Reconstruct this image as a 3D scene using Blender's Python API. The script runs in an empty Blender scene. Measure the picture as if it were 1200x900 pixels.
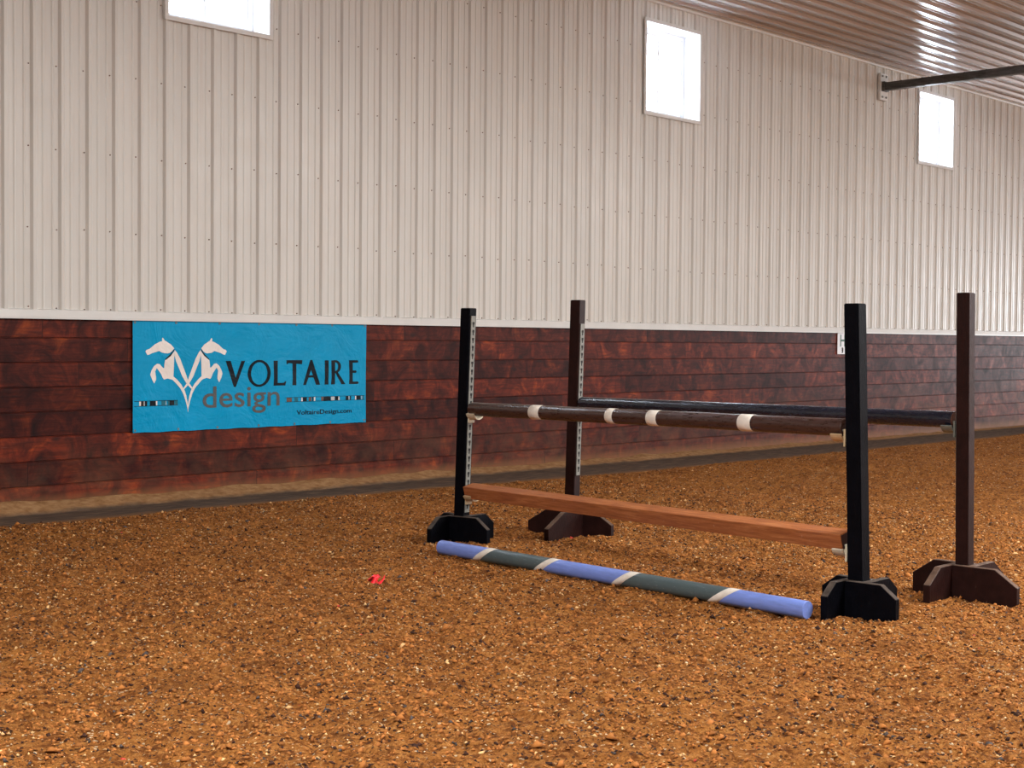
import bpy, bmesh, math, random
import numpy as np
from mathutils import Vector, Matrix
random.seed(7); rng = np.random.default_rng(11)
SC = bpy.context.scene
COL = SC.collection

# ------------------------------------------------------------------ camera
YAW, PIT, ROL, CAMZ, FPX = .816, -.030, .008, 1.30, 1700.
cd = bpy.data.cameras.new('camera'); cam = bpy.data.objects.new('camera', cd); COL.objects.link(cam)
Fv = Vector((math.sin(YAW)*math.cos(PIT), math.cos(YAW)*math.cos(PIT), math.sin(PIT)))
Rv = Vector((math.cos(YAW), -math.sin(YAW), 0)); Uv = Rv.cross(Fv)
R2 = Rv*math.cos(ROL)+Uv*math.sin(ROL); U2 = -Rv*math.sin(ROL)+Uv*math.cos(ROL)
cam.matrix_world = Matrix(((R2.x, U2.x, -Fv.x, 0), (R2.y, U2.y, -Fv.y, 0), (R2.z, U2.z, -Fv.z, CAMZ), (0, 0, 0, 1)))
cd.sensor_fit = 'HORIZONTAL'; cd.sensor_width = 36; cd.lens = FPX/1200*36
cd.clip_start = .05; cd.clip_end = 200
SC.camera = cam

# ------------------------------------------------------------------ world, lights, exposure
SC.view_settings.view_transform = 'Standard'; SC.view_settings.look = 'None'
SC.view_settings.gamma = 1; SC.view_settings.exposure = 0.10
SC.view_settings.use_curve_mapping = False
wd = bpy.data.worlds.new('daylight'); SC.world = wd; wd.use_nodes = True
bg = wd.node_tree.nodes['Background']; bg.inputs[0].default_value = (.86, .92, 1, 1); bg.inputs[1].default_value = 26.0

def area(name, loc, aim, sx, sy, power, col):
    l = bpy.data.lights.new(name, 'AREA'); l.shape = 'RECTANGLE'; l.size = sx; l.size_y = sy
    l.energy = power; l.color = col
    o = bpy.data.objects.new(name, l); COL.objects.link(o); o.location = loc
    d = Vector(aim)-Vector(loc); o.rotation_euler = d.to_track_quat('-Z', 'Y').to_euler()
    return o
WARM = (1, .985, .96)
area('roof_lamp', (0, 2.0, 4.7), (.3, 2.3, 0), 2.5, 2.5, 620, WARM)
area('roof_lamp', (8.5, 0.5, 4.7), (8.5, 1.0, 0), 2.5, 2.5, 620, WARM)
area('roof_lamp', (16.5, -1.5, 4.7), (16.4, -.8, 0), 2.5, 2.5, 760, WARM)
area('roof_lamp', (25, -1.5, 4.7), (24.8, -.8, 0), 2.5, 2.5, 800, WARM)
area('open_side_daylight', (20, -11.6, 1.7), (8, 10, -.5), 22, 2.6, 560, (.98, .99, 1))
area('open_end_daylight', (43.5, 2, 2.2), (0, 6, -1.5), 10, 3.6, 1500, (.88, .94, 1))

# ------------------------------------------------------------------ mesh helpers
def link(name, me, mat, parent=None, smooth=False):
    o = bpy.data.objects.new(name, me); COL.objects.link(o)
    if mat is not None:
        for m in (mat if isinstance(mat, (list, tuple)) else [mat]): me.materials.append(m)
    if parent: o.parent = parent
    if smooth:
        for p in me.polygons: p.use_smooth = True
    return o
def mesh(name, verts, faces, mat, parent=None, smooth=False):
    me = bpy.data.meshes.new(name); me.from_pydata([tuple(v) for v in verts], [], faces); me.update()
    bm = bmesh.new(); bm.from_mesh(me); bmesh.ops.recalc_face_normals(bm, faces=bm.faces); bm.to_mesh(me); bm.free()
    return link(name, me, mat, parent, smooth)
def bmobj(name, bm, mat, parent=None, smooth=False, bevel=0, seg=2):
    if bevel: bmesh.ops.bevel(bm, geom=bm.edges[:], offset=bevel, segments=seg, affect='EDGES', profile=.6)
    bmesh.ops.recalc_face_normals(bm, faces=bm.faces)
    me = bpy.data.meshes.new(name); bm.to_mesh(me); bm.free()
    return link(name, me, mat, parent, smooth)
def bm_box(bm, c, s, rot=None):
    r = bmesh.ops.create_cube(bm, size=1)
    bmesh.ops.scale(bm, vec=s, verts=r['verts'])
    if rot is not None: bmesh.ops.rotate(bm, cent=(0, 0, 0), matrix=rot, verts=r['verts'])
    bmesh.ops.translate(bm, vec=c, verts=r['verts']); return r['verts']
def bm_prism(bm, pts, axis, a, b):
    """extrude polygon pts (2D) along axis ('x','y','z') from a to b"""
    def P(p, t):
        return {'x': (t, p[0], p[1]), 'y': (p[0], t, p[1]), 'z': (p[0], p[1], t)}[axis]
    v0 = [bm.verts.new(P(p, a)) for p in pts]; v1 = [bm.verts.new(P(p, b)) for p in pts]
    n = len(pts); bm.faces.new(v0); bm.faces.new(v1[::-1])
    for i in range(n): bm.faces.new((v0[i], v0[(i+1) % n], v1[(i+1) % n], v1[i]))
def tag(o, label=None, cat=None, group=None, kind=None):
    for k, v in (('label', label), ('category', cat), ('group', group), ('kind', kind)):
        if v: o[k] = v
    return o
def empty(name, loc=(0, 0, 0)):
    o = bpy.data.objects.new(name, None); COL.objects.link(o); o.location = loc; o.empty_display_size = .1; return o
def struct(o): o['kind'] = 'structure'; return o

# ------------------------------------------------------------------ material helpers
class NT:
    def __init__(s, name):
        s.m = bpy.data.materials.new(name); s.m.use_nodes = True; s.t = s.m.node_tree; s.N = s.t.nodes; s.L = s.t.links
        s.b = s.N['Principled BSDF']
    def n(s, ty, **kw):
        x = s.N.new(ty)
        for k, v in kw.items(): setattr(x, k, v)
        return x
    def put(s, a, i):
        if isinstance(a, (int, float)): i.default_value = a
        elif isinstance(a, tuple): i.default_value = a if len(a) == len(i.default_value) else a+(1,)
        else: s.L.new(a, i)
    def coord(s, k='Object'): return s.n('ShaderNodeTexCoord').outputs[k]
    def mapping(s, v, sc=(1, 1, 1), loc=(0, 0, 0), rot=(0, 0, 0)):
        x = s.n('ShaderNodeMapping'); s.L.new(v, x.inputs[0]); x.inputs['Scale'].default_value = sc
        x.inputs['Location'].default_value = loc; x.inputs['Rotation'].default_value = rot; return x.outputs[0]
    def noise(s, v, scale, det=4, rough=.55, out='Fac', dist=0):
        x = s.n('ShaderNodeTexNoise'); s.L.new(v, x.inputs['Vector']); x.inputs['Scale'].default_value = scale
        x.inputs['Detail'].default_value = det; x.inputs['Roughness'].default_value = rough
        x.inputs['Distortion'].default_value = dist; return x.outputs[out]
    def voro(s, v, scale, out='Distance', feat='F1'):
        x = s.n('ShaderNodeTexVoronoi', feature=feat); s.L.new(v, x.inputs['Vector']); x.inputs['Scale'].default_value = scale; return x.outputs[out]
    def math(s, op, a, b=0.0, c=None, clamp=False):
        x = s.n('ShaderNodeMath', operation=op, use_clamp=clamp); s.put(a, x.inputs[0]); s.put(b, x.inputs[1])
        if c is not None: s.put(c, x.inputs[2])
        return x.outputs[0]
    def mix(s, f, a, b, mode='MIX'):
        x = s.n('ShaderNodeMix', data_type='RGBA', blend_type=mode); s.put(f, x.inputs[0]); s.put(a, x.inputs[6]); s.put(b, x.inputs[7]); return x.outputs[2]
    def ramp(s, f, stops, interp='LINEAR'):
        x = s.n('ShaderNodeValToRGB'); s.L.new(f, x.inputs[0]); r = x.color_ramp; r.interpolation = interp
        while len(r.elements) < len(stops): r.elements.new(.5)
        for e, (p, c) in zip(r.elements, stops):
            e.position = p; e.color = (c if isinstance(c, tuple) else (c, c, c))[:3]+(1,)
        return x.outputs[0]
    def rng(s, v, a, b, c=0., d=1., smooth=False):
        x = s.n('ShaderNodeMapRange'); s.L.new(v, x.inputs[0])
        if smooth: x.interpolation_type = 'SMOOTHSTEP'
        for i, q in zip((1, 2, 3, 4), (a, b, c, d)): x.inputs[i].default_value = q
        return x.outputs[0]
    def sep(s, v): x = s.n('ShaderNodeSeparateXYZ'); s.L.new(v, x.inputs[0]); return x.outputs
    def comb(s, a, b, c):
        x = s.n('ShaderNodeCombineXYZ')
        for i, q in enumerate((a, b, c)): s.put(q, x.inputs[i])
        return x.outputs[0]
    def white(s, v): x = s.n('ShaderNodeTexWhiteNoise', noise_dimensions='3D'); s.L.new(v, x.inputs['Vector']); return x.outputs['Value']
    def bump(s, h, st, dist=.01, prev=None):
        x = s.n('ShaderNodeBump'); s.put(st, x.inputs['Strength']); x.inputs['Distance'].default_value = dist; s.L.new(h, x.inputs['Height'])
        if prev is not None: s.L.new(prev, x.inputs['Normal'])
        return x.outputs[0]
    def fin(s, col=None, rough=None, metal=None, normal=None, spec=None, coat=None):
        for k, v in (('Base Color', col), ('Roughness', rough), ('Metallic', metal), ('Normal', normal), ('Specular IOR Level', spec), ('Coat Weight', coat)):
            if v is not None: s.put(v, s.b.inputs[k])
        return s.m

def paint(name, col, rough=.5, var=.15, scale=12, bump=.15, chips=None, spec=.5, dust_or_toplight=None):
    t = NT(name); co = t.coord()
    n = t.noise(co, scale, 5, .6)
    a = tuple(max(0, c*(1-var)) for c in col); b = tuple(min(1, c*(1+var)) for c in col)
    c = t.ramp(n, [(.3, a), (.7, b)])
    if chips:
        w = t.noise(co, 38, 4, .75); c = t.mix(t.rng(w, .66, .72, 0, .8), c, chips)
    if dust_or_toplight:   # light from above painted onto upward faces as a pale dust colour
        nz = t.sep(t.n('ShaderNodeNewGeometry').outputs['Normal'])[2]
        c = t.mix(t.math('MULTIPLY', t.rng(nz, .35, .75), t.rng(n, .3, .6, .35, .8)), c, dust_or_toplight)
    g = t.noise(t.mapping(co, (3, 3, .6)), 60, 3)
    return t.fin(c, rough, 0., t.bump(g, bump, .004), spec)

# painted steel siding
def siding(name, col, rough, var=.05, dirt=True, spec=.5, metal=0., bumps=.12):
    t = NT(name); co = t.coord()
    n = t.noise(t.mapping(co, (1, 1, .25)), 2.2, 4)
    c = t.ramp(n, [(.3, tuple(x*(1-var) for x in col)), (.7, tuple(min(1, x*(1+var)) for x in col))])
    if dirt:
        z = t.sep(co)[2]
        streak = t.noise(t.mapping(co, (9, 9, .35)), 3, 4, .6)
        f = t.math('MULTIPLY', t.rng(streak, .52, .8), .22)
        c = t.mix(f, c, (col[0]*.75, col[1]*.55, col[2]*.42))
    bmp = t.bump(t.noise(t.mapping(co, (1, 1, .3)), 7, 3), bumps, .01) if bumps else None
    r = t.rng(t.noise(co, 5, 3), .3, .7, rough-.05, rough+.07) if bumps else rough
    return t.fin(c, r, metal, bmp, spec)
M = {}
M['siding'] = siding('painted_steel_siding', (.715, .705, .668), .34, spec=.45)
M['ceil'] = siding('painted_steel_ceiling', (.44, .43, .43), .22, dirt=False, spec=1., metal=.35, bumps=0)
M['trim'] = paint('white_trim', (.74, .74, .72), .38, .05, 3, .05)
M['white'] = paint('white_vinyl', (.82, .83, .86), .35, .03, 4, .04)
M['whitetape'] = paint('white_tape', (.80, .74, .66), .55, .10, 40, .2)
M['screw'] = paint('rusty_screw', (.16, .08, .05), .6, .3, 60, .1)
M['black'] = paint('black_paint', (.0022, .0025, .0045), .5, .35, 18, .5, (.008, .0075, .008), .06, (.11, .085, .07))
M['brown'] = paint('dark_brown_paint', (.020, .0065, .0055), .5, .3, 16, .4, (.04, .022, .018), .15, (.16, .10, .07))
M['blacktop'] = M['black']
M['steel'] = paint('galvanised_track', (.20, .20, .18), .5, .25, 30, .1)
M['hole'] = paint('track_slot', (.01, .01, .01), .8, .1, 30, 0)
M['tan_plastic'] = paint('tan_plastic_cup', (.56, .42, .25), .45, .12, 30, .1)
M['cream_plastic'] = paint('cream_plastic_cup', (.68, .62, .47), .45, .12, 30, .1)
M['grey_plastic'] = paint('grey_plastic_cup', (.16, .17, .15), .45, .15, 30, .1)
M['red'] = paint('red_plastic_scrap', (.85, .02, .03), .5, .15, 30, .1)

# stained plank wall
def plankmat():
    t = NT('red_stained_planks'); co = t.coord(); s = t.sep(co)
    row = t.math('FLOOR', t.math('DIVIDE', t.math('SUBTRACT', s[2], -.003), .185))
    off = t.white(t.comb(row, 3.3, 7.1))
    bx = t.math('FLOOR', t.math('ADD', t.math('DIVIDE', s[0], 3.66), t.math('MULTIPLY', off, 7.0)))
    pid = t.comb(bx, row, 1.7); r1 = t.white(pid); r2 = t.white(t.comb(bx, row, 9.2))
    shift = t.n('ShaderNodeVectorMath', operation='ADD'); t.L.new(co, shift.inputs[0])
    t.L.new(t.comb(t.math('MULTIPLY', r1, 40.), 0., t.math('MULTIPLY', r2, 30.)), shift.inputs[1])
    g = t.noise(t.mapping(shift.outputs[0], (.9, 1, 9)), 4, 6, .65, dist=.8)
    blot = t.noise(t.mapping(shift.outputs[0], (2.4, 1, 2.0)), 1.9, 5, .68, dist=1.0)
    c = t.ramp(blot, [(.30, (.022, .008, .008)), (.45, (.075, .013, .009)), (.58, (.15, .024, .011)), (.74, (.34, .065, .014))])
    c = t.mix(t.math('MULTIPLY', t.rng(g, .42, .68), .75), c, (.026, .007, .006), 'MIX')
    tone = t.ramp(r1, [(0, (.55, .50, .55)), (.5, (.95, .95, .95)), (1, (1.4, 1.25, 1.05))])
    c = t.mix(1., c, tone, 'MULTIPLY')
    kv = t.voro(t.mapping(shift.outputs[0], (1, 1, 1.6)), 3.4)
    kn = t.rng(kv, .06, .17, .8, 0.)
    c = t.mix(kn, c, (.022, .010, .010))
    # dust thrown up from the footing
    dn = t.noise(t.mapping(co, (1, 1, 1.6)), 2.6, 5, .65)
    h = t.math('DIVIDE', t.math('SUBTRACT', t.rng(s[0], 8, 20, .58, .85), s[2]), .5, clamp=True)
    df = t.math('MULTIPLY', t.math('MULTIPLY', h, t.rng(dn, .40, .66)), .50)
    c = t.mix(df, c, (.20, .085, .045))
    lo = t.math('MULTIPLY', t.rng(t.math('ADD', s[2], t.math('MULTIPLY', dn, .12)), .09, .18, 1., 0.), .5); c = t.mix(lo, c, (.33, .16, .065))
    sc = t.noise(t.mapping(co, (.6, 1, 14)), 3, 5, .7)
    scf = t.math('MULTIPLY', t.rng(sc, .69, .74), t.rng(s[2], .2, 1.1, .35, .1))
    c = t.mix(scf, c, (.36, .27, .22))
    # butt joints and tongue-and-groove shadow gaps
    fx = t.math('FRACT', t.math('ADD', t.math('DIVIDE', s[0], 3.66), t.math('MULTIPLY', off, 7.0)))
    jt = t.math('LESS_THAN', fx, .0016)
    c = t.mix(t.math('MULTIPLY', jt, .8), c, (.015, .007, .006))
    rough = t.rng(blot, .3, .7, .55, .42)
    hgt = t.math('SUBTRACT', g, t.math('MULTIPLY', jt, 2.))
    return t.fin(c, rough, 0., t.bump(hgt, .28, .006), .14)
M['planks'] = plankmat()

# footing: sand and wood-fibre mix, compacted strip, dust bank
def sandmat():
    t = NT('arena_footing'); co = t.coord(); s = t.sep(co)
    big = t.noise(co, .55, 4, .6); mid = t.noise(co, 7, 5, .7); fine = t.noise(co, 48, 6, .78, dist=.4); grit = t.noise(co, 95, 4, .75, dist=.5)
    k = t.math('ADD', t.math('MULTIPLY', mid, .30), t.math('MULTIPLY', fine, .70))
    c = t.ramp(k, [(.36, (.11, .032, .007)), (.44, (.34, .115, .022)), (.53, (.55, .215, .050)), (.64, (.76, .37, .115))])
    c = t.mix(t.rng(grit, .54, .66, 0, .85), c, (.11, .035, .012))
    c = t.mix(t.rng(t.noise(co, 70, 4, .7), .63, .70, 0, .7), c, (.88, .56, .24))
    c = t.mix(t.rng(big, .40, .68, 0, .35), c, (.62, .25, .055))
    c = t.mix(t.rng(t.noise(co, 2.1, 5, .65), .50, .68, 0, .45), c, (.20, .070, .020))
    cl = t.noise(co, 26, 4, .7, dist=.6); c = t.mix(t.rng(cl, .50, .60, 0, .8), c, (.15, .042, .010))
    gl = t.voro(co, 110, 'Color'); gs = t.sep(gl)
    c = t.mix(t.math('MULTIPLY', t.math('GREATER_THAN', gs[0], .985), .8), c, (.85, .66, .42))
    c = t.mix(t.math('MULTIPLY', t.math('GREATER_THAN', gs[1], .94), .8), c, (.055, .030, .022))
    # compacted bare strip and dust bank along the kickboard
    sx_ = t.rng(s[0], 7.5, 11.5, 0., .30)
    e = t.math('MULTIPLY', t.math('SUBTRACT', t.noise(co, 2.3, 5, .65), .5), .22)
    y = t.math('ADD', t.math('ADD', s[1], e), sx_)
    strip = t.noise(t.mapping(co, (1.2, 6, 1)), 4, 5, .6)
    sc = t.ramp(strip, [(.3, (.070, .050, .040)), (.55, (.125, .086, .062)), (.75, (.25, .16, .10))])
    c = t.mix(t.rng(y, 9.26, 9.33), c, (.22, .115, .055)); c = t.mix(t.rng(y, 9.33, 9.46), c, sc)
    e2 = t.math('MULTIPLY', t.math('SUBTRACT', t.noise(co, 4.1, 5, .65), .5), .12)
    y2 = t.math('ADD', s[1], e2)
    dust_or_toplight = t.ramp(t.noise(t.mapping(co, (3, 3, 9)), 5, 5, .6), [(.3, (.24, .115, .045)), (.7, (.46, .27, .13))])
    c = t.mix(t.rng(y2, 9.80, 9.86), c, dust_or_toplight)
    h = t.math('SUBTRACT', t.math('ADD', t.math('MULTIPLY', fine, .6), t.math('MULTIPLY', grit, .3)), t.math('MULTIPLY', cl, .5))
    st = t.rng(y, 9.24, 9.34, 1., .25)
    return t.fin(c, .95, 0., t.bump(h, st, .045), .12)
M['sand'] = sandmat()

# ------------------------------------------------------------------ setting
D = 10.0; ZC = 5.11; KT = 1.437        # long wall plane, ceiling height, top of the kickboard
X0, X1, Y0 = -12., 44., -12.
RP = .2286
def profile(a, b, phase, step=RP, hk=1., wk=1.):
    pts = [(a, 0.)]; k = math.floor((a-phase)/step)
    while phase+k*step < b+step:
        c = phase+k*step
        for dx, h in [(dx*wk if abs(dx) < .03 else dx, h*hk) for dx, h in ((-.029, 0), (-.013, .021), (.013, .021), (.029, 0), (step/3-.012, 0), (step/3-.004, .006), (step/3+.004, .006), (step/3+.012, 0),
                      (2*step/3-.012, 0), (2*step/3-.004, .006), (2*step/3+.004, .006), (2*step/3+.012, 0))]:
            if a < c+dx < b: pts.append((c+dx, h))
        k += 1
    pts.append((b, 0.)); pts.sort(); return pts
WIN = [(6.572, 7.582), (12.72, 13.73), (18.98, 20.02)]; WZ = [(3.856, 4.862), (3.836, 4.846), (3.88, 4.88)]
RIBPH = 5.385+.046
# siding of the long wall, with window openings
pr = profile(X0, X1, RIBPH)
def hat(x):
    for (a, ha), (b, hb) in zip(pr, pr[1:]):
        if a <= x <= b: return ha+(hb-ha)*(x-a)/max(1e-9, b-a)
    return 0
for a, b in WIN: pr += [(a, hat(a)), (b, hat(b))]
pr.sort()
V, Fc = [], []
def quad(a, b, c, d): i = len(V); V.extend((a, b, c, d)); Fc.append((i, i+1, i+2, i+3))
for (a, ha), (b, hb) in zip(pr, pr[1:]):
    if b-a < 1e-7: continue
    m = (a+b)/2; bands = [(KT+.01, ZC)]
    for (wa, wb), (z0, z1) in zip(WIN, WZ):
        if wa < m < wb: bands = [(KT+.01, z0), (z1, ZC)]
    for z0, z1 in bands: quad((a, D-ha, z0), (b, D-hb, z0), (b, D-hb, z1), (a, D-ha, z1))
struct(mesh('wall_back', V, Fc, M['siding']))
# screws of the siding
bm = bmesh.new()
for zr in (1.517, 2.11, 2.712, 3.325, 3.93, 4.54):
    k = -8
    while 5.385+k*RP < 36:
        x = 5.385+k*RP+random.uniform(-.006, .006); z = zr+random.uniform(-.008, .008)
        if not any(a-.03 < x < b+.03 and z0 < z < z1 for (a, b), (z0, z1) in zip(WIN, WZ)):
            r = bmesh.ops.create_cone(bm, cap_ends=True, segments=6, radius1=.006, radius2=.004, depth=.007)
            bmesh.ops.rotate(bm, cent=(0, 0, 0), matrix=Matrix.Rotation(math.pi/2, 3, 'X'), verts=r['verts'])
            bmesh.ops.translate(bm, vec=(x, D-.004, z), verts=r['verts'])
        k += 1
struct(bmobj('wall_back_screws', bm, M['screw'], bpy.data.objects['wall_back']))
# plank kickboard with grooves
pf = [(.0, -.12)]; z = -.003
rows = [z+.185*i for i in range(0, 8)]
pts = [(D, -.15)]
for zz in rows:
    pts += [(D, zz-.006), (D+.010, zz-.002), (D+.010, zz+.002), (D, zz+.006)]
pts += [(D, KT+.04)]
V, Fc = [], []
for (ya, za), (yb, zb) in zip(pts, pts[1:]): quad((X0, ya, za), (X1, ya, za), (X1, yb, zb), (X0, yb, zb))
struct(mesh('baseboard_back', V, Fc, M['planks']))
# white cap flashing between planks and siding: sloped ledge with a drip edge, made of lapped lengths
bm = bmesh.new(); x = X0; i = 0
while x < X1:
    e = min(x+3.05, X1); o = .0015*(i % 2)
    bm_prism(bm, [(D+.01, KT+.075), (D-.024-o, KT+.062+o), (D-.036-o, KT+.012), (D-.036-o, KT-.004), (D-.030, KT-.004), (D-.024, KT+.008), (D+.01, KT+.008)], 'x', x, e)
    x = e; i += 1
struct(bmobj('trim_1', bm, M['trim']))
# eave trim
bm = bmesh.new()
bm_prism(bm, [(D+.01, ZC+.005), (D+.01, ZC-.052), (D-.03, ZC-.052), (D-.034, ZC-.030), (D-.060, ZC-.026), (D-.064, ZC+.005)], 'x', X0, X1)
struct(bmobj('trim_2', bm, M['trim']))
# ceiling panels, ribs running along the long wall
V, Fc = [], []
pc = profile(Y0, D, 9.87, RP, 1.5, 1.1)
for (a, ha), (b, hb) in zip(pc, pc[1:]): quad((X0, a, ZC-ha), (X1, a, ZC-ha), (X1, b, ZC-hb), (X0, b, ZC-hb))
struct(mesh('ceiling', V, Fc, M['ceil']))
# other walls of the hall
def wall_slab(name, a, b, c):
    bm = bmesh.new(); bm_box(bm, c, (a, b, ZC+.3)); struct(bmobj(name, bm, M['siding']))
wall_slab('wall_left', .1, D-Y0, (X0-.05, (D+Y0)/2, ZC/2-.05))
wall_slab('wall_right', .1, D-Y0, (X1+.05, (D+Y0)/2, ZC/2-.05))
wall_slab('wall_front', X1-X0, .1, ((X0+X1)/2, Y0-.05, ZC/2-.05))

# windows
glass = bpy.data.materials.new('window_glass'); glass.use_nodes = True
nt = glass.node_tree; nt.nodes.clear()
out = nt.nodes.new('ShaderNodeOutputMaterial'); mx = nt.nodes.new('ShaderNodeMixShader'); tr = nt.nodes.new('ShaderNodeBsdfTransparent'); gl = nt.nodes.new('ShaderNodeBsdfGlossy')
mx.inputs[0].default_value = .07; gl.inputs[1].default_value = .02; tr.inputs[0].default_value = (.95, .97, .98, 1)
nt.links.new(tr.outputs[0], mx.inputs[1]); nt.links.new(gl.outputs[0], mx.inputs[2]); nt.links.new(mx.outputs[0], out.inputs[0])
def frame_bm(bm, xa, xb, za, zb, w, y0, y1):
    for c, s in ((((xa+xb)/2, (y0+y1)/2, za+w/2), (xb-xa, y1-y0, w)), (((xa+xb)/2, (y0+y1)/2, zb-w/2), (xb-xa, y1-y0, w)),
                 ((xa+w/2, (y0+y1)/2, (za+zb)/2), (w, y1-y0, zb-za-2*w)), ((xb-w/2, (y0+y1)/2, (za+zb)/2), (w, y1-y0, zb-za-2*w))):
        bm_box(bm, c, s)
for i, ((xa, xb), (za, zb)) in enumerate(zip(WIN, WZ)):
    # reveal: four boards lining the deep opening
    bm = bmesh.new(); th = .012; y0, y1 = D-.03, D+.24
    frame_bm(bm, xa, xb, za, zb, th, y0, y1)
    w = struct(bmobj('window_%d' % (i+1), bm, M['white']))
    bm = bmesh.new(); frame_bm(bm, xa-.028, xb+.028, za-.028, zb+.028, .034, D-.034, D-.018)
    bmobj('window_trim', bm, M['trim'], w)
    bm = bmesh.new(); frame_bm(bm, xa+.012, xb-.012, za+.012, zb-.012, .045, D+.19, D+.235)
    bmobj('window_frame', bm, M['white'], w)
    xm = (xa+xb)/2
    bm = bmesh.new(); frame_bm(bm, xm-.02, xb-.05, za+.05, zb-.05, .038, D+.195, D+.222); bmobj('window_sash', bm, M['white'], w)
    bm = bmesh.new(); frame_bm(bm, xa+.05, xm+.02, za+.05, zb-.05, .038, D+.208, D+.232); bmobj('window_sash', bm, M['white'], w)
    bm = bmesh.new(); bm_box(bm, (xm, D+.222, (za+zb)/2), (xb-xa-.09, .004, zb-za-.09)); bmobj('window_pane', bm, glass, w)
    for o in w.children: o['kind'] = 'structure'

# ------------------------------------------------------------------ floor
def axis(segs):
    out = []
    for a, b, st in segs: out += list(np.arange(a, b, st))
    out.append(segs[-1][1]); return np.array(out)
gx = axis([(-12, 0, .5), (0, 2.4, .05), (2.4, 8.6, .014), (8.6, 14, .028), (14, 22, .06), (22, 44, .4)])
gy = axis([(-12, -2, .5), (-2, 0, .05), (0, 7.2, .014), (7.2, 9.2, .022), (9.2, 10.04, .014)])
GX, GY = np.meshgrid(gx, gy, indexing='ij')
def vnoise(X, Y, wl, seed):
    r = np.random.default_rng(seed); n = 512; t = r.random((n, n))
    x = (X+50)/wl; y = (Y+50)/wl; xi = np.floor(x).astype(int); yi = np.floor(y).astype(int); fx = x-xi; fy = y-yi
    fx = fx*fx*(3-2*fx); fy = fy*fy*(3-2*fy)
    a = t[xi % n, yi % n]; b = t[(xi+1) % n, yi % n]; c = t[xi % n, (yi+1) % n]; d = t[(xi+1) % n, (yi+1) % n]
    return (a*(1-fx)+b*fx)*(1-fy)+(c*(1-fx)+d*fx)*fy-.5
def height(X, Y):
    h = .026*vnoise(X, Y, .75, 1)+.020*vnoise(X, Y, .28, 2)+.012*vnoise(X, Y, .11, 3)+.018*vnoise(X, Y, .047, 4)+.020*vnoise(X, Y, .029, 5)
    edge = 9.32-.30*np.clip((X-7.5)/4., 0, 1)+.10*vnoise(X, Y, .9, 8)+.06*vnoise(X, Y, .2, 9)
    k = np.clip((edge-Y)/.12, 0, 1); k = k*k*(3-2*k)
    strip = .004*vnoise(X, Y, .3, 6)-.006
    bh = np.interp(X, [4, 7, 10, 20], [.092, .072, .052, .012])
    bank = np.clip((Y-9.80-.05*vnoise(X, Y, .4, 12))/.19, 0, 1)
    return h*k+(strip*(1-k))+bank*(bh+.03*vnoise(X, Y, .25, 7)*1.)
# keep the footing from burying the ground pole
H = height(GX, GY)
nx, ny = len(gx), len(gy)
me = bpy.data.meshes.new('floor')
co = np.stack([GX, GY, H], -1).reshape(-1, 3).astype(np.float32)
idx = np.arange(nx*ny).reshape(nx, ny)
fa = np.stack([idx[:-1, :-1], idx[1:, :-1], idx[1:, 1:], idx[:-1, 1:]], -1).reshape(-1, 4)
me.vertices.add(len(co)); me.vertices.foreach_set('co', co.ravel())
me.loops.add(fa.size); me.loops.foreach_set('vertex_index', fa.ravel().astype(np.int32))
me.polygons.add(len(fa)); me.polygons.foreach_set('loop_start', np.arange(0, fa.size, 4, dtype=np.int32)); me.polygons.foreach_set('loop_total', np.full(len(fa), 4, np.int32))
me.polygons.foreach_set('use_smooth', np.ones(len(fa), bool))
me.update(calc_edges=True)
struct(link('floor', me, M['sand']))

# loose flakes of wood, rubber and shell lying on the footing: beyond counting
t = NT('footing_flakes'); at = t.n('ShaderNodeAttribute', attribute_name='flake_colour'); M['flakes'] = t.fin(at.outputs['Color'], .85, 0., None, .2)
N = 170000
px = np.where(rng.random(N) < .72, rng.uniform(2, 10.5, N), rng.uniform(1, 20, N)); py = rng.uniform(-1.2, 9.25, N)
kind = rng.random(N)
# darker rubber bits gather in loose drifts
dr = vnoise(px, py, .35, 21)+.6*vnoise(px, py, .12, 22)
kind = np.where((dr > .22) & (rng.random(N) < .6), .45, kind)
size = rng.gamma(2.2, .0014, N)+.0022; size = np.minimum(size, .017)
pal = {0: (.80, .62, .40), 1: (.050, .020, .012), 2: (.40, .148, .036), 3: (.085, .068, .062), 4: (.70, .42, .18), 5: (.55, .06, .04)}
kk = np.select([kind < .055, kind < .30, kind < .82, kind < .87, kind < .998], [0, 1, 2, 3, 4], 5)
size = np.where(kk == 0, size*.75, np.where(kk == 3, size*1.2, np.where(kk == 2, size*1.5, size*1.15)))
pc_ = np.array([pal[i] for i in range(6)])[kk]*rng.uniform(.65, 1.25, (N, 1))
az = rng.uniform(0, 2*np.pi, N); asp = rng.uniform(.35, .9, N); tilt = rng.uniform(-.5, .5, (N, 2)); th = size*np.where(kk == 0, .3, rng.uniform(.4, 1.1, N))
py = np.where((px > 8) & (py > 8.95), py-1., py); pz = height(px, py)
base = np.array([(-1, -.6, 0), (.9, -1, 0), (1, .7, 0), (-.7, 1, 0), (.1, 0, 1)])
lx = base[None, :, 0]*size[:, None]; ly = base[None, :, 1]*(size*asp)[:, None]; lz = base[None, :, 2]*th[:, None]
ca, sa = np.cos(az)[:, None], np.sin(az)[:, None]
wx = lx*ca-ly*sa; wy = lx*sa+ly*ca; wz = lz+lx*tilt[:, :1]+ly*tilt[:, 1:]+.0005
co = np.stack([wx+px[:, None], wy+py[:, None], wz+pz[:, None]], -1).reshape(-1, 3)
tri = np.array([(0, 1, 4), (1, 2, 4), (2, 3, 4), (3, 0, 4), (0, 3, 2), (0, 2, 1)])
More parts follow.
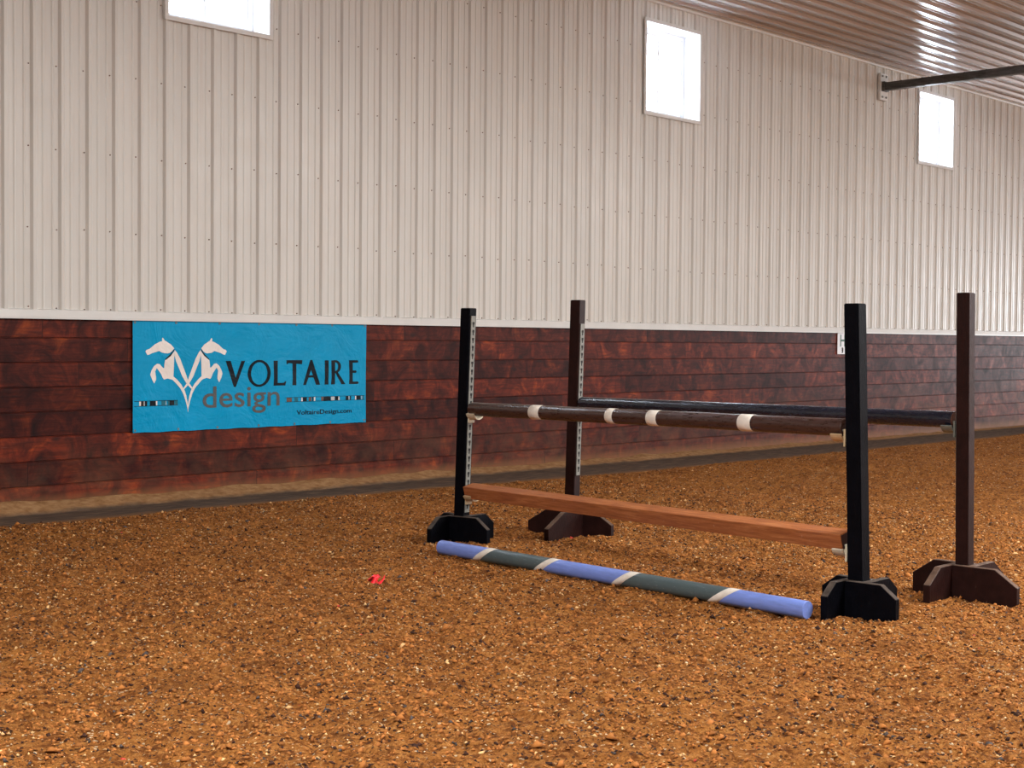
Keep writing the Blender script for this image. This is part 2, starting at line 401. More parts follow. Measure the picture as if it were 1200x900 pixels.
fa = (tri[None]+5*np.arange(N)[:, None, None]).reshape(-1, 3)
me = bpy.data.meshes.new('footing_flakes')
me.vertices.add(len(co)); me.vertices.foreach_set('co', co.astype(np.float32).ravel())
me.loops.add(fa.size); me.loops.foreach_set('vertex_index', fa.ravel().astype(np.int32))
me.polygons.add(len(fa)); me.polygons.foreach_set('loop_start', np.arange(0, fa.size, 3, dtype=np.int32)); me.polygons.foreach_set('loop_total', np.full(len(fa), 3, np.int32))
me.update(calc_edges=True)
ca_ = me.color_attributes.new('flake_colour', 'FLOAT_COLOR', 'POINT')
ca_.data.foreach_set('color', np.repeat(np.c_[np.clip(pc_, 0, 1), np.ones(N)], 5, axis=0).astype(np.float32).ravel())
fl = link('footing_flakes', me, M['flakes'])
tag(fl, 'loose wood, rubber and shell flakes strewn over the orange brown sand', 'wood chips', None, 'stuff')

# ------------------------------------------------------------------ jump standards
def standard(px_, ang, L, mat, H, w, lean, end_h, label, mirror=False, track=(.2, 1.45), ch=.34, group='four jump standards'):
    """square post in a pinwheel of four chamfered foot boards; local x runs along the jump, local -y towards the viewer's side"""
    root = empty('jump_standard', (px_[0], px_[1], 0)); root.rotation_euler = (0, 0, math.radians(ang))
    tag(root, label, 'jump standard', group)
    t = .036; h = .168; sink = -.02
    # post, leaning by `lean` along local x over its height
    bm = bmesh.new(); v = bm_box(bm, (0, 0, (H+.03)/2), (w, w, H-.03))
    bmesh.ops.bevel(bm, geom=bm.edges[:], offset=.004, segments=2, affect='EDGES')
    for q in bm.verts: q.co.x += lean*q.co.z/H
    bmobj('post', bm, mat, root)
    Ls = L if isinstance(L, (list, tuple)) else (L, L, L, L)   # A, B, C, D
    def board(length, place):
        c = length*ch
        pts = [(0, sink), (length, sink), (length, end_h), (length-c, h), (0, h)]
        bm = bmesh.new(); bm_prism(bm, pts, 'y', 0, t)
        bmesh.ops.bevel(bm, geom=bm.edges[:], offset=.0025, segments=1, affect='EDGES')
        bmesh.ops.transform(bm, matrix=place, verts=bm.verts)
        bmobj('foot_board', bm, mat, root)
    R = lambda a: Matrix.Rotation(math.radians(a), 4, 'Z'); T = lambda x, y: Matrix.Translation((x, y, 0))
    hw = w/2
    if not mirror:
        board(Ls[1], T(-hw, -hw-t))                         # on the front face, running +x
        board(Ls[3], T(hw+t, -hw) @ R(90))                  # on the +x face, running +y
        board(Ls[2], T(hw, hw+t) @ R(180))                  # on the back face, running -x
        board(Ls[0], T(-hw-t, hw) @ R(-90))                 # on the -x face, running -y
    else:
        board(Ls[1], T(-hw, hw))                            # on the back face, running +x
        board(Ls[0], T(hw, hw) @ R(-90))                    # on the +x face, running -y
        board(Ls[2], T(hw, -hw) @ R(180))                   # on the front face, running -x
        board(Ls[3], T(-hw, -hw) @ R(90))                   # on the -x face, running +y
    # slotted metal track on the face that looks at the other standard
    s = 1 if track[2] > 0 else -1
    bm = bmesh.new(); tw = w*.62; z0, z1 = track[0], track[1]
    yc = w*.10*0
    bm_box(bm, (s*(hw+.003), yc, (z0+z1)/2), (.006, tw, z1-z0))
    for q in bm.verts: q.co.x += lean*q.co.z/H
    tr = bmobj('slotted_track', bm, M['steel'], root, bevel=.001, seg=1)
    bm = bmesh.new(); z = z0+.03
    while z < z1-.03:
        bm_prism(bm, [(yc-.005, z-.006), (yc+.005, z-.006), (yc+.005, z+.010), (yc+.010, z+.014), (yc+.010, z+.028), (yc-.010, z+.028), (yc-.010, z+.014), (yc-.005, z+.010)], 'x', s*(hw+.0055), s*(hw+.0072))
        z += .0508
    for q in bm.verts: q.co.x += lean*q.co.z/H
    bmobj('keyhole_slots', bm, M['hole'], tr)
    return root
def cup(root, s, w, lean, H, z, mat, label, yoff=0., name='jump_cup'):
    """shallow plastic saddle hooked on a standard's track; back plate, curved tray and pin"""
    a = root.rotation_euler.z; sx = s*(w/2+.008)+lean*z/H
    e = empty(name, (root.location.x+math.cos(a)*sx-math.sin(a)*yoff, root.location.y+math.sin(a)*sx+math.cos(a)*yoff, z)); e.rotation_euler = (0, 0, a)
    tag(e, label, 'jump cup', 'cups holding the rails')
    bm = bmesh.new(); bm_box(bm, (s*.004, 0, .0), (.010, .062, .085)); bmobj('back_plate', bm, mat, e, bevel=.003)
    # curved tray
    n = 10; pts = []
    for i in range(n+1):
        th = math.radians(-65+130*i/n); pts.append((.056*math.sin(th), .056-.056*math.cos(th)))
    for i in range(n, -1, -1):
        th = math.radians(-65+130*i/n); pts.append((.066*math.sin(th), .056-.066*math.cos(th)))
    pts = [(y, z_-.012) for y, z_ in pts]
    bm = bmesh.new(); bm_prism(bm, pts, 'x', s*.006, s*.066); bmobj('tray', bm, mat, e)
    bm = bmesh.new(); r = bmesh.ops.create_cone(bm, cap_ends=True, segments=12, radius1=.006, radius2=.006, depth=.05)
    bmesh.ops.rotate(bm, cent=(0, 0, 0), matrix=Matrix.Rotation(math.pi/2, 3, 'X'), verts=r['verts']); bmesh.ops.translate(bm, vec=(s*.012, 0, .035), verts=r['verts'])
    bmobj('pin', bm, M['steel'], e, smooth=True)
    return e
BL = (6.592, 6.644); BR = (6.190, 3.523); NL = (7.364, 6.371); NR = (7.022, 3.393)
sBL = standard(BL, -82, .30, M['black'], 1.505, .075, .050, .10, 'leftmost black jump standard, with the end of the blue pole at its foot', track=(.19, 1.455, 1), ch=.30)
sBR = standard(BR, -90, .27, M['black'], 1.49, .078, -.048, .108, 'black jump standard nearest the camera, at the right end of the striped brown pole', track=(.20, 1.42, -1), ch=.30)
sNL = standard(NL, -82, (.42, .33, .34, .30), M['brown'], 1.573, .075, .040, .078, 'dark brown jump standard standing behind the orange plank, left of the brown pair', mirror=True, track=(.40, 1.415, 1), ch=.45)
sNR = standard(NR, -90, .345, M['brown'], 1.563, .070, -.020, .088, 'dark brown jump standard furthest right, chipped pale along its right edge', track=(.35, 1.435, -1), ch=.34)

# cups
cup(sBL, 1, .075, .05, 1.505, .812, M['cream_plastic'], 'cream plastic cup under the left end of the striped brown pole')
cup(sBL, 1, .075, .05, 1.505, .285, M['tan_plastic'], 'tan plastic cup under the left end of the orange wooden plank')
cup(sBR, -1, .078, -.048, 1.49, .845, M['tan_plastic'], 'tan plastic cup under the right end of the striped brown pole')
cup(sBR, -1, .078, -.048, 1.49, .292, M['cream_plastic'], 'cream plastic cup under the right end of the orange wooden plank')
cup(sNL, 1, .075, .04, 1.573, .838, M['grey_plastic'], 'dark grey cup under the left end of the plain black pole')
cup(sNR, -1, .070, -.02, 1.563, .862, M['grey_plastic'], 'dark grey cup under the right end of the plain black pole')

# ------------------------------------------------------------------ poles
def axis_obj(root, a, b):
    a, b = Vector(a), Vector(b); d = (b-a); L = d.length; x = d.normalized(); y = Vector((0, 0, 1)).cross(x).normalized(); z = x.cross(y)
    root.matrix_world = Matrix(((x.x, y.x, z.x, a.x), (x.y, y.y, z.y, a.y), (x.z, y.z, z.z, a.z), (0, 0, 0, 1)))
    return L
def rod_bm(L, r, seg=32, rings=40, cham=.006, wob=.0006):
    bm = bmesh.new(); xs = [0, cham]+[cham+(L-2*cham)*i/rings for i in range(1, rings)]+[L-cham, L]
    prev = None
    for j, x in enumerate(xs):
        rr = r-(cham*.8 if j in (0, len(xs)-1) else 0)
        ring = []
        for k in range(seg):
            a = 2*math.pi*k/seg; q = rr+wob*math.sin(3*a+x*5)
            ring.append(bm.verts.new((x, q*math.cos(a), q*math.sin(a))))
        if prev:
            for k in range(seg): bm.faces.new((prev[k], prev[(k+1) % seg], ring[(k+1) % seg], ring[k]))
        else: bm.faces.new(ring[::-1])
        prev = ring
    bm.faces.new(prev); return bm
def sleeve(name, xa, xb, r, mat, parent, shear=0., seg=32):
    bm = bmesh.new(); ra, rb = r+.0002, r+.0012; loops = []
    for x, rr in ((xa, ra), (xa+.001, rb), (xb-.001, rb), (xb, ra)):
        loops.append([bm.verts.new((x+shear*math.sin(2*math.pi*k/seg)*r, rr*math.cos(2*math.pi*k/seg), rr*math.sin(2*math.pi*k/seg))) for k in range(seg)])
    for A, B in zip(loops, loops[1:]):
        for k in range(seg): bm.faces.new((A[k], A[(k+1) % seg], B[(k+1) % seg], B[k]))
    return bmobj(name, bm, mat, parent, smooth=True)
def polemat(name, stops, rough, shear=0., wear=(.2, .15, .12), wearf=.35, spec=.5, r=.043):
    """stops: colour sections along the pole's own length"""
    t = NT(name); co = t.coord(); s = t.sep(co)
    x = t.math('SUBTRACT', s[0], t.math('MULTIPLY', s[2], shear))
    c = stops[0][1]
    n = t.noise(t.mapping(co, (2, 12, 12)), 6, 5, .65)
    for p, colr in stops[1:]:
        c = t.mix(t.math('GREATER_THAN', x, p), c, colr)
    if isinstance(c, tuple):
        c = t.mix(t.rng(n, .35, .65), tuple(q*.75 for q in c), tuple(min(1, q*1.2) for q in c))
    else:
        c = t.mix(t.rng(n, .3, .7, 0, .25), c, (.05, .06, .08))
    w = t.noise(t.mapping(co, (1.5, 9, 9)), 22, 5, .7)
    c = t.mix(t.rng(w, .60, .72, 0, wearf), c, wear)
    return t.fin(c, t.rng(n, .3, .7, rough-.08, rough+.1), 0., t.bump(n, .25, .004), spec)
def pole(a, b, r, mat, label, name='jump_pole'):
    e = empty(name); L = axis_obj(e, a, b); tag(e, label, 'jump pole', 'round jump poles')
    o = bmobj('pole_shaft', rod_bm(L, r, cham=.0025), mat, e, smooth=True)
    for p in o.data.polygons:
        if len(p.vertices) > 4: p.use_smooth = False
    md = o.modifiers.new('crisp_ends', 'EDGE_SPLIT'); md.split_angle = .5
    return e, L
def face(P, ang, s, w, lean, H, z, gap=.014, yoff=0.):
    a = math.radians(ang); q = s*(w/2+gap)+lean*z/H
    return (P[0]+math.cos(a)*q-math.sin(a)*yoff, P[1]+math.sin(a)*q+math.cos(a)*yoff, z)
# upper front pole: dark brown with four white tape bands
r = .043
a = face(BL, -82, 1, .075, .05, 1.505, .858, .020); b = face(BR, -90, -1, .078, -.048, 1.49, .893, .020)
mt = polemat('dark_brown_pole', [(0, (.050, .022, .017))], .30, wear=(.17, .12, .10), wearf=.5, spec=.6)
e, L = pole(a, b, r, mt, 'dark brown pole with four white bands, held between the two black standards')
for fa_, fb_ in ((.205, .238), (.436, .457), (.549, .576), (.776, .806)): sleeve('tape_band', fa_*L, fb_*L, r, M['whitetape'], e)
# rear pole: glossy black navy
a = face(NL, -82, 1, .075, .04, 1.573, .884, .020); b = face(NR, -90, -1, .070, -.02, 1.563, .909, .020)
mt = polemat('glossy_black_pole', [(0, (.010, .013, .026))], .24, wear=(.05, .055, .07), wearf=.4, spec=.65)
e2, L2 = pole(a, b, r, mt, 'plain glossy black pole resting between the two dark brown standards')
bmx = bmesh.new(); rr = bmesh.ops.create_cone(bmx, cap_ends=True, segments=32, radius1=.040, radius2=.040, depth=.003)
bmesh.ops.rotate(bmx, cent=(0, 0, 0), matrix=Matrix.Rotation(math.pi/2, 3, 'Y'), verts=rr['verts']); bmesh.ops.translate(bmx, vec=(L2+.001, 0, 0), verts=rr['verts'])
tag(bmobj('pole_end', bmx, paint('worn_wood_end', (.16, .06, .035), .6, .3, 30, .3), e2), 'worn brown end grain')
# ground pole: blue and slate with spiral white tape
A3 = (6.102, 6.316, .043); B3 = (5.907, 3.634, .043); L3 = (Vector(B3)-Vector(A3)).length
BLUE = (.20, .30, .78); SLATE = (.075, .11, .115)
bands = (.150, .344, .568, .814); sh = 1.55
mt = polemat('blue_and_slate_pole', [(0, BLUE), (bands[0]*L3, SLATE), (bands[1]*L3, BLUE), (bands[2]*L3, SLATE), (bands[3]*L3, BLUE)], .42, sh, (.50, .52, .62), .35)
e3, _ = pole(A3, B3, .043, mt, 'light blue and slate pole with slanted white tape, lying on the sand')
for q in bands: sleeve('tape_band', q*L3-.033, q*L3+.033, .043, M['whitetape'], e3, sh)
# lower plank: long rough timber with square edges
def plankpole():
    t = NT('orange_stained_timber'); co = t.coord()
    g = t.noise(t.mapping(co, (1.2, 16, 16)), 5, 6, .65, dist=.5); blot = t.noise(t.mapping(co, (1, 3, 3)), 3, 4)
    c = t.ramp(g, [(.3, (.20, .058, .018)), (.5, (.36, .115, .034)), (.7, (.52, .20, .070))])
    c = t.mix(t.rng(blot, .45, .7, 0, .5), c, (.26, .075, .030))
    c = t.mix(t.rng(t.noise(co, 30, 4, .7), .66, .74, 0, .5), c, (.6, .42, .28))
    return t.fin(c, .6, 0., t.bump(g, .35, .005), .4)
M['timber'] = plankpole()
a = face(BL, -82, 1, .075, .05, 1.505, .332, .018, -.004); b = face(BR, -90, -1, .078, -.048, 1.49, .352, .022, -.006)
e4 = empty('jump_plank'); L4 = axis_obj(e4, a, b); tag(e4, 'square orange brown timber plank set low between the two black standards', 'jump plank')
bm = bmesh.new()
RL = Matrix.Rotation(math.radians(15), 3, 'X')
bm_box(bm, (L4/2, 0, 0), (L4, .085, .080), RL)
bmobj('timber', bm, M['timber'], e4, bevel=.005)
bm = bmesh.new(); bm_box(bm, (L4+.001, 0, 0), (.002, .073, .068), RL)
tag(bmobj('end_grain', bm, paint('dark_end_grain', (.05, .018, .012), .7, .3, 40, .3), e4), 'dark end grain')

# ------------------------------------------------------------------ banner
BX, BZ, BW, BH = 6.262, .547, 2.420, .890; BY = D-.012
def wr(x, z):
    return -.004*(.5+.5*math.sin(2.3*x+5*z+1)*math.cos(3.1*z-1.7*x))-.003*math.sin(9*x+4*z)*max(0, math.sin(math.pi*min(1, max(0, z/BH))))
banner = empty('vinyl_banner', (BX, BY, BZ)); tag(banner, 'turquoise vinyl banner with twin white horse heads, fixed to the red plank wall', 'banner')
def vinyl(name, col, rough=.38):
    t = NT(name); co = t.coord(); 
    w1 = t.noise(t.mapping(co, (1.2, 1, 1.2), rot=(0, .6, 0)), 2.2, 4, .55, dist=1.4); w2 = t.noise(t.mapping(co, (1, 1, 3.2), rot=(0, -.5, 0)), 3.0, 3, .5, dist=1.2)
    c = t.ramp(t.noise(co, 3, 3), [(.3, tuple(q*.93 for q in col)), (.7, tuple(min(1, q*1.06) for q in col))])
    return t.fin(c, rough, 0., t.bump(w2, .15, .02, t.bump(w1, .32, .05)), .12)
M['vinyl'] = vinyl('turquoise_vinyl', (.000, .35, .66)); M['ink'] = vinyl('black_print', (.004, .010, .018)); M['wink'] = vinyl('white_print', (.93, .87, .83))
M['gink'] = vinyl('grey_brown_print', (.115, .12, .125)); M['cyan'] = vinyl('teal_print', (.02, .17, .24)); M['tanink'] = vinyl('rust_print', (.17, .10, .08)); M['lightgrey'] = vinyl('pale_print', (.55, .60, .62))
nxb, nzb = 60, 24; V = []; Fc = []
for i in range(nxb+1):
    for j in range(nzb+1):
        x = BW*i/nxb; z = BH*j/nzb; V.append((x, wr(x, z), z+(.002*math.sin(i*.8) if j in (0, nzb) else 0)))
for i in range(nxb):
    for j in range(nzb):
        k = i*(nzb+1)+j; Fc.append((k, k+nzb+1, k+nzb+2, k+1))
sheet = mesh('vinyl_sheet', V, Fc, M['vinyl'], banner, True)
md = sheet.modifiers.new('thickness', 'SOLIDIFY'); md.thickness = .0012; md.offset = 0
md = sheet.modifiers.new('crisp_rim', 'EDGE_SPLIT'); md.split_angle = .6
def flat(name, polys, mat, parent=banner, lift=.0016, follow=True, sub=True):
    bm = bmesh.new()
    for p in polys:
        vs = [bm.verts.new((q[0], 0, q[1])) for q in p]
        try: bm.faces.new(vs)
        except ValueError: pass
    bmesh.ops.triangulate(bm, faces=bm.faces[:])
    if sub:
        for _ in range(2):
            es = [e_ for e_ in bm.edges if e_.calc_length() > .045]
            if es: bmesh.ops.subdivide_edges(bm, edges=es, cuts=1, use_grid_fill=False); bmesh.ops.triangulate(bm, faces=bm.faces[:])
    for f_ in bm.faces:
        f_.normal_update()
        if f_.normal.y > 0: f_.normal_flip()
    for q in bm.verts: q.co.y = (wr(q.co.x, q.co.z) if follow else 0)-lift
    me_ = bpy.data.meshes.new(name); bm.to_mesh(me_); bm.free()
    return link(name, me_, mat, parent)
head = [(0.1152, 0.6426), (0.125, 0.6553), (0.1542, 0.6638), (0.1982, 0.6978), (0.2474, 0.721), (0.2692, 0.7253), (0.2662, 0.7449), (0.2751, 0.7552), (0.292, 0.7323), (0.3069, 0.7238), (0.3519, 0.6983), (0.382, 0.6684), (0.362, 0.6452), (0.3419, 0.6323), (0.322, 0.6272), (0.2971, 0.6289), (0.2673, 0.6341), (0.2426, 0.6469), (0.213, 0.6383), (0.1787, 0.6299), (0.1493, 0.6172), (0.1318, 0.6147)]
strap = [(0.2951, 0.5734), (0.3031, 0.5853), (0.342, 0.6169), (0.381, 0.6606), (0.385, 0.6555), (0.349, 0.6057), (0.3071, 0.5767)]
back = [(0.385, 0.6572), (0.4072, 0.634), (0.4376, 0.5865), (0.4681, 0.5173), (0.4987, 0.4478), (0.5213, 0.3911), (0.5665, 0.3338), (0.5521, 0.3341), (0.507, 0.374), (0.4784, 0.4134), (0.458, 0.4439), (0.4275, 0.509), (0.3992, 0.5652), (0.3871, 0.6082)]
body = [(0.385, 0.6469), (0.3861, 0.6108), (0.3791, 0.5696), (0.3691, 0.5181), (0.3702, 0.4665), (0.3772, 0.4406), (0.4075, 0.4187), (0.448, 0.3793), (0.4785, 0.3355), (0.4989, 0.2831), (0.5092, 0.2308), (0.5154, 0.1855), (0.5155, 0.1481), (0.5042, 0.1962), (0.4888, 0.2486), (0.4684, 0.3011), (0.4379, 0.3492), (0.3974, 0.3887), (0.3672, 0.415), (0.3222, 0.4259), (0.2873, 0.4178), (0.2774, 0.4291), (0.2625, 0.4592), (0.2427, 0.485), (0.22, 0.5107), (0.2053, 0.4811), (0.1964, 0.4497), (0.2141, 0.4384), (0.2132, 0.4172), (0.1945, 0.3868), (0.1739, 0.422), (0.1592, 0.4603), (0.1719, 0.4941), (0.1964, 0.5279), (0.2229, 0.5447), (0.2476, 0.542), (0.2773, 0.5119), (0.2902, 0.5101), (0.2922, 0.5443), (0.2981, 0.5733), (0.349, 0.6057)]
AX = .513
mir = lambda P: [(AX+(AX-x)*.955, z) for x, z in P]
flat('horse_emblem', [head, back, body], M['wink'], lift=.0020); flat('horse_emblem', [mir(head), mir(back), mir(body)], M['wink'], lift=.0020)
flat('emblem_line', [strap], M['ink'], lift=.0026); flat('emblem_line', [mir(strap)], M['ink'], lift=.0026)
# VOLTAIRE, a broad roman with slightly flared strokes
def Q(x0, z0, x1, z1, w0, w1): return [(x0-w0/2, z0), (x0+w0/2, z0), (x1+w1/2, z1), (x1-w1/2, z1)]
zb, zt = .350, .564
def ring(cx, cz, rx, rz, wx_, wz_, n=28):
    P = []
    for i in range(n):
        a0, a1 = 2*math.pi*i/n, 2*math.pi*(i+1)/n
        P.append([(cx+rx*math.cos(a0), cz+rz*math.sin(a0)), (cx+rx*math.cos(a1), cz+rz*math.sin(a1)), (cx+(rx-wx_)*math.cos(a1), cz+(rz-wz_)*math.sin(a1)), (cx+(rx-wx_)*math.cos(a0), cz+(rz-wz_)*math.sin(a0))])
    return P
def stem(x, w=.036): return [(x-w*.62, zb), (x+w*.62, zb), (x+w*.48, zb+.06), (x+w*.48, zt-.06), (x+w*.62, zt), (x-w*.62, zt), (x-w*.48, zt-.06), (x-w*.48, zb+.06)]
LT = {}
LT['V'] = [[(.885, zt), (.935, zt), (.996, zb+.045), (.980, zb-.004), (.966, zb-.004)], [(.970, zb-.004), (.988, zb-.004), (1.080, zt), (1.042, zt), (.980, zb+.055)]]
LT['O'] = ring(1.225, (zb+zt)/2, .118, .115, .034, .020)
LT['L'] = [stem(1.396), [(1.380, zb), (1.500, zb), (1.510, zb+.036), (1.498, zb+.036), (1.488, zb+.024), (1.380, zb+.022)]]
LT['T'] = [stem(1.600), [(1.512, zt+.004), (1.514, zt-.032), (1.524, zt-.032), (1.532, zt-.022), (1.668, zt-.022), (1.676, zt-.032), (1.686, zt-.032), (1.688, zt+.004)]]
LT['A'] = [[(1.698, zb), (1.730, zb), (1.792, zt-.070), (1.786, zt+.004), (1.776, zt+.004)], [(1.776, zt+.004), (1.798, zt+.004), (1.888, zb), (1.842, zb), (1.780, zt-.070)], [(1.734, zb+.064), (1.846, zb+.064), (1.840, zb+.084), (1.740, zb+.084)]]
LT['I'] = [stem(1.958)]
cx, cz = 2.055, zt-.056; P = []
for i in range(14):
    a0, a1 = -math.pi/2+math.pi*i/14, -math.pi/2+math.pi*(i+1)/14
    P.append([(cx+.068*math.cos(a0), cz+.058*math.sin(a0)), (cx+.068*math.cos(a1), cz+.058*math.sin(a1)), (cx+.034*math.cos(a1), cz+.038*math.sin(a1)), (cx+.034*math.cos(a0), cz+.038*math.sin(a0))])
LT['R'] = [stem(2.032)]+P+[[(2.035, zt+.002), (2.057, zt+.002), (2.057, zt-.019), (2.035, zt-.019)], [(2.035, zt-.094), (2.057, zt-.094), (2.057, zt-.114), (2.035, zt-.114)],
      [(2.050, zt-.100), (2.086, zt-.106), (2.176, zb), (2.128, zb)]]
LT['E'] = [stem(2.240)]+[[(2.235, z0), (2.322+dx, z0), (2.330+dx, z0+s_*.012), (2.320+dx, z0+.022), (2.235, z0+.022)] for z0, dx, s_ in ((zb, .004, 1), (zb+.100, -.020, 1), (zt-.022, .0, 1))]
for ch_ in 'VOLTAIRE'.replace('', ' ').split(): flat('letter', LT[ch_], M['ink'])
def text(name, s, x0, x1, z0, z1, mat, parent, lift=.0018, follow=True, y=None, bold=0.):
    cu = bpy.data.curves.new(name, 'FONT'); cu.body = s; cu.size = 1; cu.resolution_u = 4; cu.offset = bold
    tmp = bpy.data.objects.new(name, cu); COL.objects.link(tmp); bpy.context.view_layer.update()
    me_ = bpy.data.meshes.new_from_object(tmp.evaluated_get(bpy.context.evaluated_depsgraph_get())); bpy.data.objects.remove(tmp)
    n = len(me_.vertices); c_ = np.empty(n*3); me_.vertices.foreach_get('co', c_); c_ = c_.reshape(-1, 3)
    mn, mxx = c_.min(0), c_.max(0)
    X = x0+(c_[:, 0]-mn[0])/(mxx[0]-mn[0])*(x1-x0); Z = z0+(c_[:, 1]-mn[1])/(mxx[1]-mn[1])*(z1-z0)
    Y = np.array([wr(a_, b_)-lift for a_, b_ in zip(X, Z)]) if follow else np.full(n, -lift)
    me_.vertices.foreach_set('co', np.stack([X, Y, Z], 1).ravel()); me_.materials.clear(); me_.update()
    me_.name = name
    return link(name, me_, mat, parent)
text('lettering', 'design', .654, 1.438, .122, .355, M['gink'], banner, bold=.006, lift=.0030)
text('lettering', 'VoltaireDesign.com', 1.624, 2.248, .080, .132, M['ink'], banner, bold=.012, lift=.0034)
def strip(xa, xb, za, zb_, bars):
    rect = lambda a, b, c, d: [(a, c), (b, c), (b, d), (a, d)]
    for q_ in (rect(xa, xb, za, za+.0035), rect(xa, xb, zb_-.0035, zb_)): flat('stripe_line', [q_], M['ink'], lift=.0022)
    for a, b, mm in bars: flat('stripe_bar', [rect(a, b, za+.004, zb_-.004)], M[mm], lift=.0026)
strip(.012, .418, .208, .251, [(.056, .072, 'wink'), (.073, .090, 'ink'), (.090, .098, 'tanink'), (.098, .106, 'lightgrey'), (.108, .128, 'ink'), (.155, .208, 'ink'), (.210, .222, 'wink'), (.262, .300, 'cyan'), (.302, .308, 'lightgrey'), (.322, .336, 'cyan'), (.338, .384, 'ink'), (.388, .416, 'cyan')])
strip(1.500, 2.405, .205, .246, [(1.514, 1.570, 'tanink'), (1.600, 1.640, 'cyan'), (1.677, 1.690, 'wink'), (1.694, 1.738, 'ink'), (1.760, 1.790, 'tanink'), (1.800, 1.812, 'ink'), (1.818, 1.832, 'wink'), (1.900, 1.925, 'tanink'), (1.928, 2.004, 'ink'), (2.010, 2.050, 'lightgrey'), (2.056, 2.090, 'ink'), (2.092, 2.106, 'wink'), (2.180, 2.210, 'ink'), (2.212, 2.222, 'lightgrey'), (2.228, 2.240, 'ink'), (2.290, 2.302, 'wink'), (2.304, 2.355, 'ink'), (2.364, 2.372, 'lightgrey'), (2.380, 2.396, 'cyan')])
for gxp, gzp in [(.018, .018), (BW-.022, .020), (.018, BH-.018), (BW-.020, BH-.018)]+[(x_, BH-.016) for x_ in (.40, .82, 1.22, 1.62, 2.02)]+[(x_, .016) for x_ in (.42, .80, 1.22, 1.60, 2.00)]:
    bm = bmesh.new(); n = 16
    for rA, rB, yA, yB in ((.010, .006, -.003, -.0045), (.006, .004, -.0045, -.002)):
        for k in range(n):
            a0, a1 = 2*math.pi*k/n, 2*math.pi*(k+1)/n
            vs = [bm.verts.new((gxp+r_*math.cos(a_), wr(gxp, gzp)+y_, gzp+r_*math.sin(a_))) for r_, a_, y_ in ((rA, a0, yA), (rA, a1, yA), (rB, a1, yB), (rB, a0, yB))]
            bm.faces.new(vs)
    bmesh.ops.remove_doubles(bm, verts=bm.verts, dist=1e-5)
    bmobj('grommet', bm, M['steel'], banner, smooth=True)

# ------------------------------------------------------------------ letter sign, pipe, scrap
sign = empty('arena_letter_sign', (17.005, D-.012, 1.295)); tag(sign, 'small white sign with green letter H on the planks behind a black post', 'sign')
bm = bmesh.new(); bm_box(bm, (0, .004, 0), (.25, .008, .284)); bmobj('sign_board', bm, M['white'], sign, bevel=.002, seg=1)
green = paint('green_print', (.06, .16, .12), .5, .1, 20, 0)
hx = .0; hw_ = .026
flat('letter', [[(-.062, -.040), (-.062+hw_, -.040), (-.062+hw_, .118), (-.062, .118)], [(.040, -.040), (.040+hw_, -.040), (.040+hw_, .118), (.040, .118)], [(-.04, .026), (.045, .026), (.045, .054), (-.04, .054)]], green, sign, .0015, False, False)
flat('small_mark', [[(-.030, -.060), (.006, -.052), (.020, -.066), (.012, -.082), (-.004, -.090), (.018, -.104), (.014, -.122), (-.020, -.126), (-.022, -.116), (.000, -.112), (-.018, -.096), (-.022, -.084), (.004, -.074), (-.004, -.066), (-.028, -.070)]], M['ink'], sign, .0015, False, False)

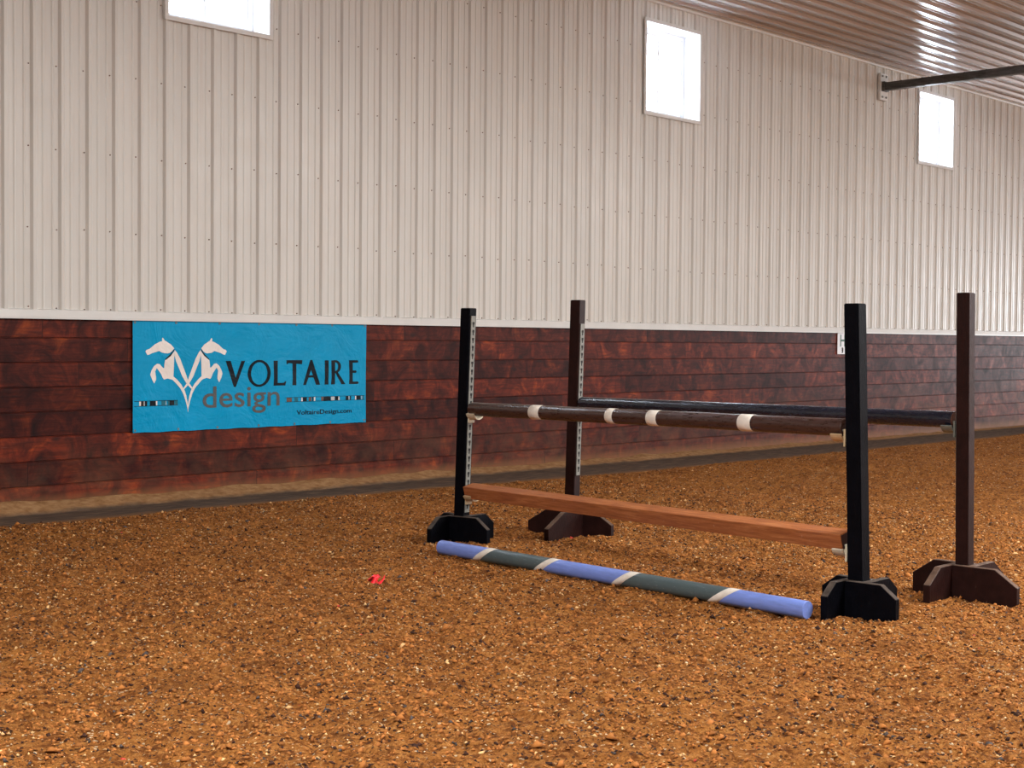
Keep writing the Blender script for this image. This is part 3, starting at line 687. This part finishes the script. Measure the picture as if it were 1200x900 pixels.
pipe = empty('ceiling_pipe', (17.90, D, 4.787)); tag(pipe, 'dark grey steel bar running out from the white siding just below the ceiling', 'bar')
t = NT('dull_galvanised_bar'); co_ = t.coord(); n_ = t.noise(t.mapping(co_, (6, 1, 6)), 5, 5, .7)
c_ = t.ramp(n_, [(.35, (.045, .042, .040)), (.6, (.10, .095, .088)), (.8, (.2, .19, .17))]); M['bar'] = t.fin(c_, .5, .3, t.bump(n_, .4, .01), .5)
bm = bmesh.new(); bm_box(bm, (0, -7.1, 0), (.105, 14, .105)); bmobj('square_tube', bm, M['bar'], pipe, bevel=.008)
for k in range(46):
    bm = bmesh.new(); bm_box(bm, (0, -.35-.30*k, 0), (.111, .018, .111)); bmobj('collar', bm, M['bar'], pipe)
bm = bmesh.new(); bm_box(bm, (0, -.045, 0), (.20, .045, .36)); bmobj('wall_bracket', bm, M['trim'], pipe, bevel=.008)
bm = bmesh.new(); bm_box(bm, (0, -.085, 0), (.13, .05, .13)); bmobj('bracket_socket', bm, M['bar'], pipe, bevel=.006)
for sx_, sz_ in ((.05, .14), (-.05, .14), (.05, -.14), (-.05, -.14)):
    bm = bmesh.new(); r_ = bmesh.ops.create_cone(bm, cap_ends=True, segments=6, radius1=.014, radius2=.014, depth=.014)
    bmesh.ops.rotate(bm, cent=(0, 0, 0), matrix=Matrix.Rotation(math.pi/2, 3, 'X'), verts=r_['verts']); bmesh.ops.translate(bm, vec=(sx_, -.074, sz_), verts=r_['verts'])
    bmobj('bolt', bm, M['steel'], pipe)

# crumpled red scrap on the sand
bm = bmesh.new()
for k in range(5):
    a0 = k*1.25+.3; l = .045+.012*math.sin(k*3); w_ = .016
    pts = []
    for i in range(6):
        f = i/5; ww = w_*math.sin(math.pi*min(1, f*.9+.1)); z_ = .012+.016*math.sin(f*3.1+k)+.004*math.sin(9*f+k)
        cx_, cy_ = math.cos(a0)*l*f, math.sin(a0)*l*f*.7; nx_, ny_ = -math.sin(a0)*ww, math.cos(a0)*ww*.7
        pts.append((bm.verts.new((cx_+nx_, cy_+ny_, z_)), bm.verts.new((cx_, cy_, z_+.006)), bm.verts.new((cx_-nx_, cy_-ny_, z_-.002))))
    for p, q in zip(pts, pts[1:]):
        bm.faces.new((p[0], p[1], q[1], q[0])); bm.faces.new((p[1], p[2], q[2], q[1]))
sz = float(height(np.array([5.107]), np.array([5.79]))[0])
rs = bmobj('red_scrap', bm, M['red'], None, smooth=True); rs.location = (5.107, 5.79, sz-.004); rs.rotation_euler = (0, 0, .4); rs.scale = (1.7, 1.7, 1.5)
md = rs.modifiers.new('thickness', 'SOLIDIFY'); md.thickness = .0015
tag(rs, 'small crumpled red scrap lying on the sand', 'scrap')
